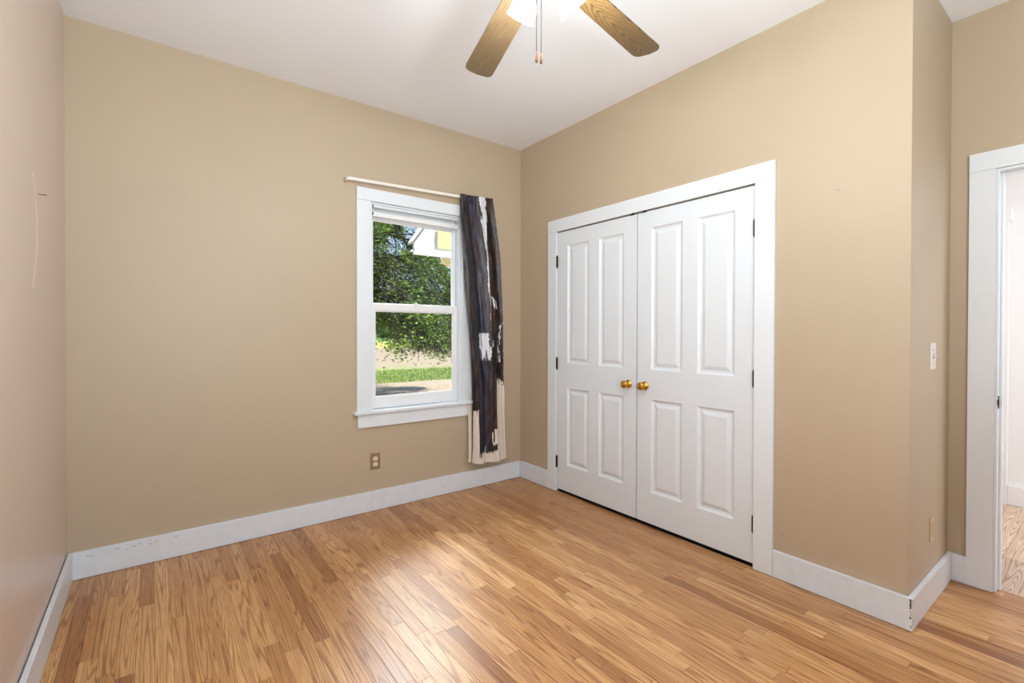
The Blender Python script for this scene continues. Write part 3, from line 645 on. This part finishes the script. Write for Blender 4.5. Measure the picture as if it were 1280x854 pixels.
# ------------------------------------------------------------------ outside: tree with drooping boughs
def leafmat(name, c1, c2):
    m = mat(name, c1, .55, spec=.3); n = m.node_tree.nodes; L = m.node_tree.links; b = n['Principled BSDF']
    g = n.new('ShaderNodeNewGeometry'); mixc = n.new('ShaderNodeMix'); mixc.data_type = 'RGBA'
    L.new(g.outputs['Random Per Island'], mixc.inputs[0]); mixc.inputs[6].default_value = s2l(c1)+(1,); mixc.inputs[7].default_value = s2l(c2)+(1,)
    L.new(mixc.outputs[2], b.inputs['Base Color'])
    tl = n.new('ShaderNodeBsdfTranslucent'); L.new(mixc.outputs[2], tl.inputs[0]); ms = n.new('ShaderNodeMixShader'); ms.inputs[0].default_value = .3
    out = n['Material Output']; L.new(b.outputs[0], ms.inputs[1]); L.new(tl.outputs[0], ms.inputs[2]); L.new(ms.outputs[0], out.inputs[0])
    return m
M_LEAF = leafmat('tree_leaves', (58, 92, 42), (160, 182, 88)); M_BARK = mat('bark', (44, 38, 34), .9, bump=(20, .4))
TX, TY = 3.4, 12.6
tree = thing('tree', 'large dark green tree with drooping boughs outside the window', 'tree', (TX, TY, GZ))
rnd = random.Random(5); bm = bmesh.new(); twigs = []
def V(*a): return Vector(a)
trunk = [V(0, 0, 0), V(.05, .02, 1.2), V(-.03, .06, 2.4), V(.08, 0, 3.6), V(.0, .1, 5.2), V(.1, 0, 6.8)]
add_tube(bm, trunk, .26, 12, .06)
def bough(p0, d, ln, r, droop, lvl):
    pts = [p0.copy()]; p = p0.copy(); d = d.normalized(); k = 9
    for i in range(k):
        if p.z < 1.35: break
        d = (d+V(rnd.gauss(0, .10), rnd.gauss(0, .10), -droop*(i+1)/k+rnd.gauss(0, .05))).normalized()
        p = p+d*ln/k; pts.append(p.copy())
        if lvl < 2 and i >= 1:
            for q in range(2 if lvl == 0 else 2):
                a = rnd.uniform(.5, 1.2)*rnd.choice((-1, 1)); dd = Matrix.Rotation(a, 3, 'Z') @ d; dd.z += rnd.uniform(-.35, .3)
                bough(p, dd, ln*rnd.uniform(.28, .46), r*.34, droop*1.1, lvl+1)
        if lvl >= 1: twigs.append((p.copy(), d.copy()))
    if len(pts) > 1: add_tube(bm, pts, r, 6 if lvl == 0 else 4, r*.25)
for k in range(15):
    z0 = 2.6+4.0*(k/14); a = k*2.399+.35
    dirv = V(math.cos(a), math.sin(a), .42)
    bough(V(0, 0, z0), dirv, rnd.uniform(3.6, 4.6)*(1-.35*(k/14)), .065, .26, 0)
for a, z0, ln in ((-.72, 2.7, 4.4), (-.35, 2.5, 4.2), (.02, 2.6, 4.0), (-1.0, 2.9, 4.6), (.4, 2.9, 3.8), (-.55, 3.4, 4.3), (-.15, 3.3, 4.2), (-1.2, 2.6, 4.0)):
    bough(V(0, 0, z0), V(math.cos(a), math.sin(a), .22), ln, .055, .24, 0)
wd = obj('branches', bm, M_BARK, tree)
lv, lf = [], []
for p, d in twigs:
    for q in range(11):
        c = p+V(rnd.gauss(0, .17), rnd.gauss(0, .17), rnd.gauss(-.03, .14))
        if c.z < 1.45+.9*fbm(c.x*.9, c.y*.9, 4) and rnd.random() < .85: continue
        if c.y > .8 and rnd.random() < .6: continue
        if fbm(c.x*1.1, c.y*1.1, c.z*1.1) < .21 and rnd.random() < .95: continue
        if c.z < .95: continue
        a, bb = rnd.random()*2*PI, rnd.uniform(-.7, .5); ax = V(math.cos(a)*math.cos(bb), math.sin(a)*math.cos(bb), math.sin(bb))
        sd_ = ax.cross(V(rnd.gauss(0, .5), rnd.gauss(0, .5), 1)).normalized(); l_ = rnd.uniform(.055, .10); w_ = l_*.30; nn = ax.cross(sd_)*.12*l_
        i0 = len(lv); lv += [c, c+ax*l_*.5+sd_*w_+nn, c+ax*l_, c+ax*l_*.5-sd_*w_+nn]; lf += [(i0, i0+1, i0+2), (i0, i0+2, i0+3)]
fo = obj('foliage', ([tuple(v) for v in lv], [], lf), M_LEAF, tree)
print('leaves', len(lf)//2)

# ------------------------------------------------------------------ outside: porch gable
py = 6.5
po = thing('porch_roof', 'white trimmed gable corner of an outbuilding porch outside the window', 'porch roof', (4.55, py, GZ))
inv = Matrix.Translation(-po.location)
M_PW = mat('porch_white', (205, 206, 210), .5); M_PY = mat('porch_yellow', (214, 194, 142), .6)
def pput(o): o.parent = po; o.matrix_parent_inverse = inv; return o
tipx, tipz, apx, apz = 3.085, 2.50, 4.55, 2.50+1.465*1.36
def prism(poly, y0, y1):
    bm = bmesh.new(); A = [bm.verts.new((x, y0, z)) for x, z in poly]; B = [bm.verts.new((x, y1, z)) for x, z in poly]
    bm.faces.new(A); bm.faces.new(B[::-1])
    for i in range(len(poly)): bm.faces.new((A[i], B[i], B[(i+1) % len(poly)], A[(i+1) % len(poly)]))
    bmesh.ops.recalc_face_normals(bm, faces=bm.faces); return bm
mir = lambda x: 2*apx-x
for sgn in (0, 1):
    f_ = (lambda x: x) if not sgn else mir
    pput(obj('rake_board', prism([(f_(tipx), tipz-.02), (f_(tipx), tipz+.07), (f_(apx), apz+.09), (f_(apx), apz-.16), (f_(tipx+.13), tipz-.02)], py-.03, py+.02), M_PW))
    pput(obj('roof_shingles', prism([(f_(tipx-.04), tipz+.05), (f_(tipx-.04), tipz+.09), (f_(apx), apz+.14), (f_(apx), apz+.092)], py-.08, py+.10), mat('shingles', (120, 112, 104), .9, bump=(30, .4))))
    pput(obj('eave_soffit', prism([(f_(tipx), tipz-.045), (f_(tipx), tipz-.02), (f_(tipx+.62), tipz-.02), (f_(tipx+.62), tipz-.045)], py-.03, py+.10), M_PW))
pput(obj('frieze_board', box((tipx, py-.045, tipz-.10), (mir(tipx), py+.0, tipz+.0), .004), M_PW))
pput(obj('gable_panel', prism([(tipx+.16, tipz), (mir(tipx+.16), tipz), (apx, apz-.1)], py+.021, py+.05), M_PW))
pput(obj('gable_siding', prism([(tipx+.40, tipz+.03), (mir(tipx+.40), tipz+.03), (mir(tipx+.40), tipz+.30), (apx, apz-.35), (tipx+.40, tipz+.30)], py-.01, py+.02), M_PY))
for x in (3.66, mir(3.66)):
    pput(obj('bracket', prism([(x-.07, tipz-.10), (x+.40, tipz-.10), (x+.40, tipz-.30), (x+.1, tipz-.22), (x-.05, tipz-.18)], py+.0, py+.09) if x < apx else prism([(x+.07, tipz-.10), (x-.40, tipz-.10), (x-.40, tipz-.36), (x-.1, tipz-.24), (x+.05, tipz-.20)], py, py+.09), M_PY))
for x in (4.04, mir(4.04)):
    for y_ in (py+.045,): pput(obj('post', box((x-.06, y_-.045, GZ), (x+.06, y_+.045, tipz-.10), .005), M_PW))

pput(obj('rear_roof', prism([(4.35, tipz-.06), (mir(4.35), tipz-.06), (mir(4.35), tipz+.2), (apx, apz-.3), (4.35, tipz+.2)], py+.1, py+.95), M_PW))

# ------------------------------------------------------------------ outside: far trees
M_FAR = mat('far_foliage', (96, 122, 84), .9, var=(.6, .35))
labels = ['leftmost distant green tree on the horizon', 'second distant green tree from the left on the horizon', 'middle distant green tree on the horizon', 'fourth distant green tree from the left on the horizon', 'rightmost distant green tree on the horizon']
for k in range(5):
    y = 116+20*(k % 2); x = y*(.345+.062*k)
    t = thing('distant_tree', labels[k], 'tree', (x, y, GZ), group='trees on the horizon')
    bm = bmesh.new(); add_tube(bm, [(0, 0, 0), (.1, 0, 2.0), (0, .1, 4)], .35, 8, .2); obj('trunk', bm, M_BARK, t)
    bm = bmesh.new()
    for q in range(9):
        c = Vector((rnd.uniform(-2.6, 2.6), rnd.uniform(-2, 2), 3.4+rnd.uniform(-1.6, 2.6)))
        bmesh.ops.create_icosphere(bm, subdivisions=3, radius=rnd.uniform(1.5, 2.6), matrix=Matrix.Translation(c))
    for v in bm.verts: v.co += Vector((fbm(v.co.x, v.co.y, v.co.z), fbm(v.co.y+9, v.co.z, v.co.x), fbm(v.co.z, v.co.x+5, v.co.y)))*.6
    obj('foliage', bm, M_FAR, t)
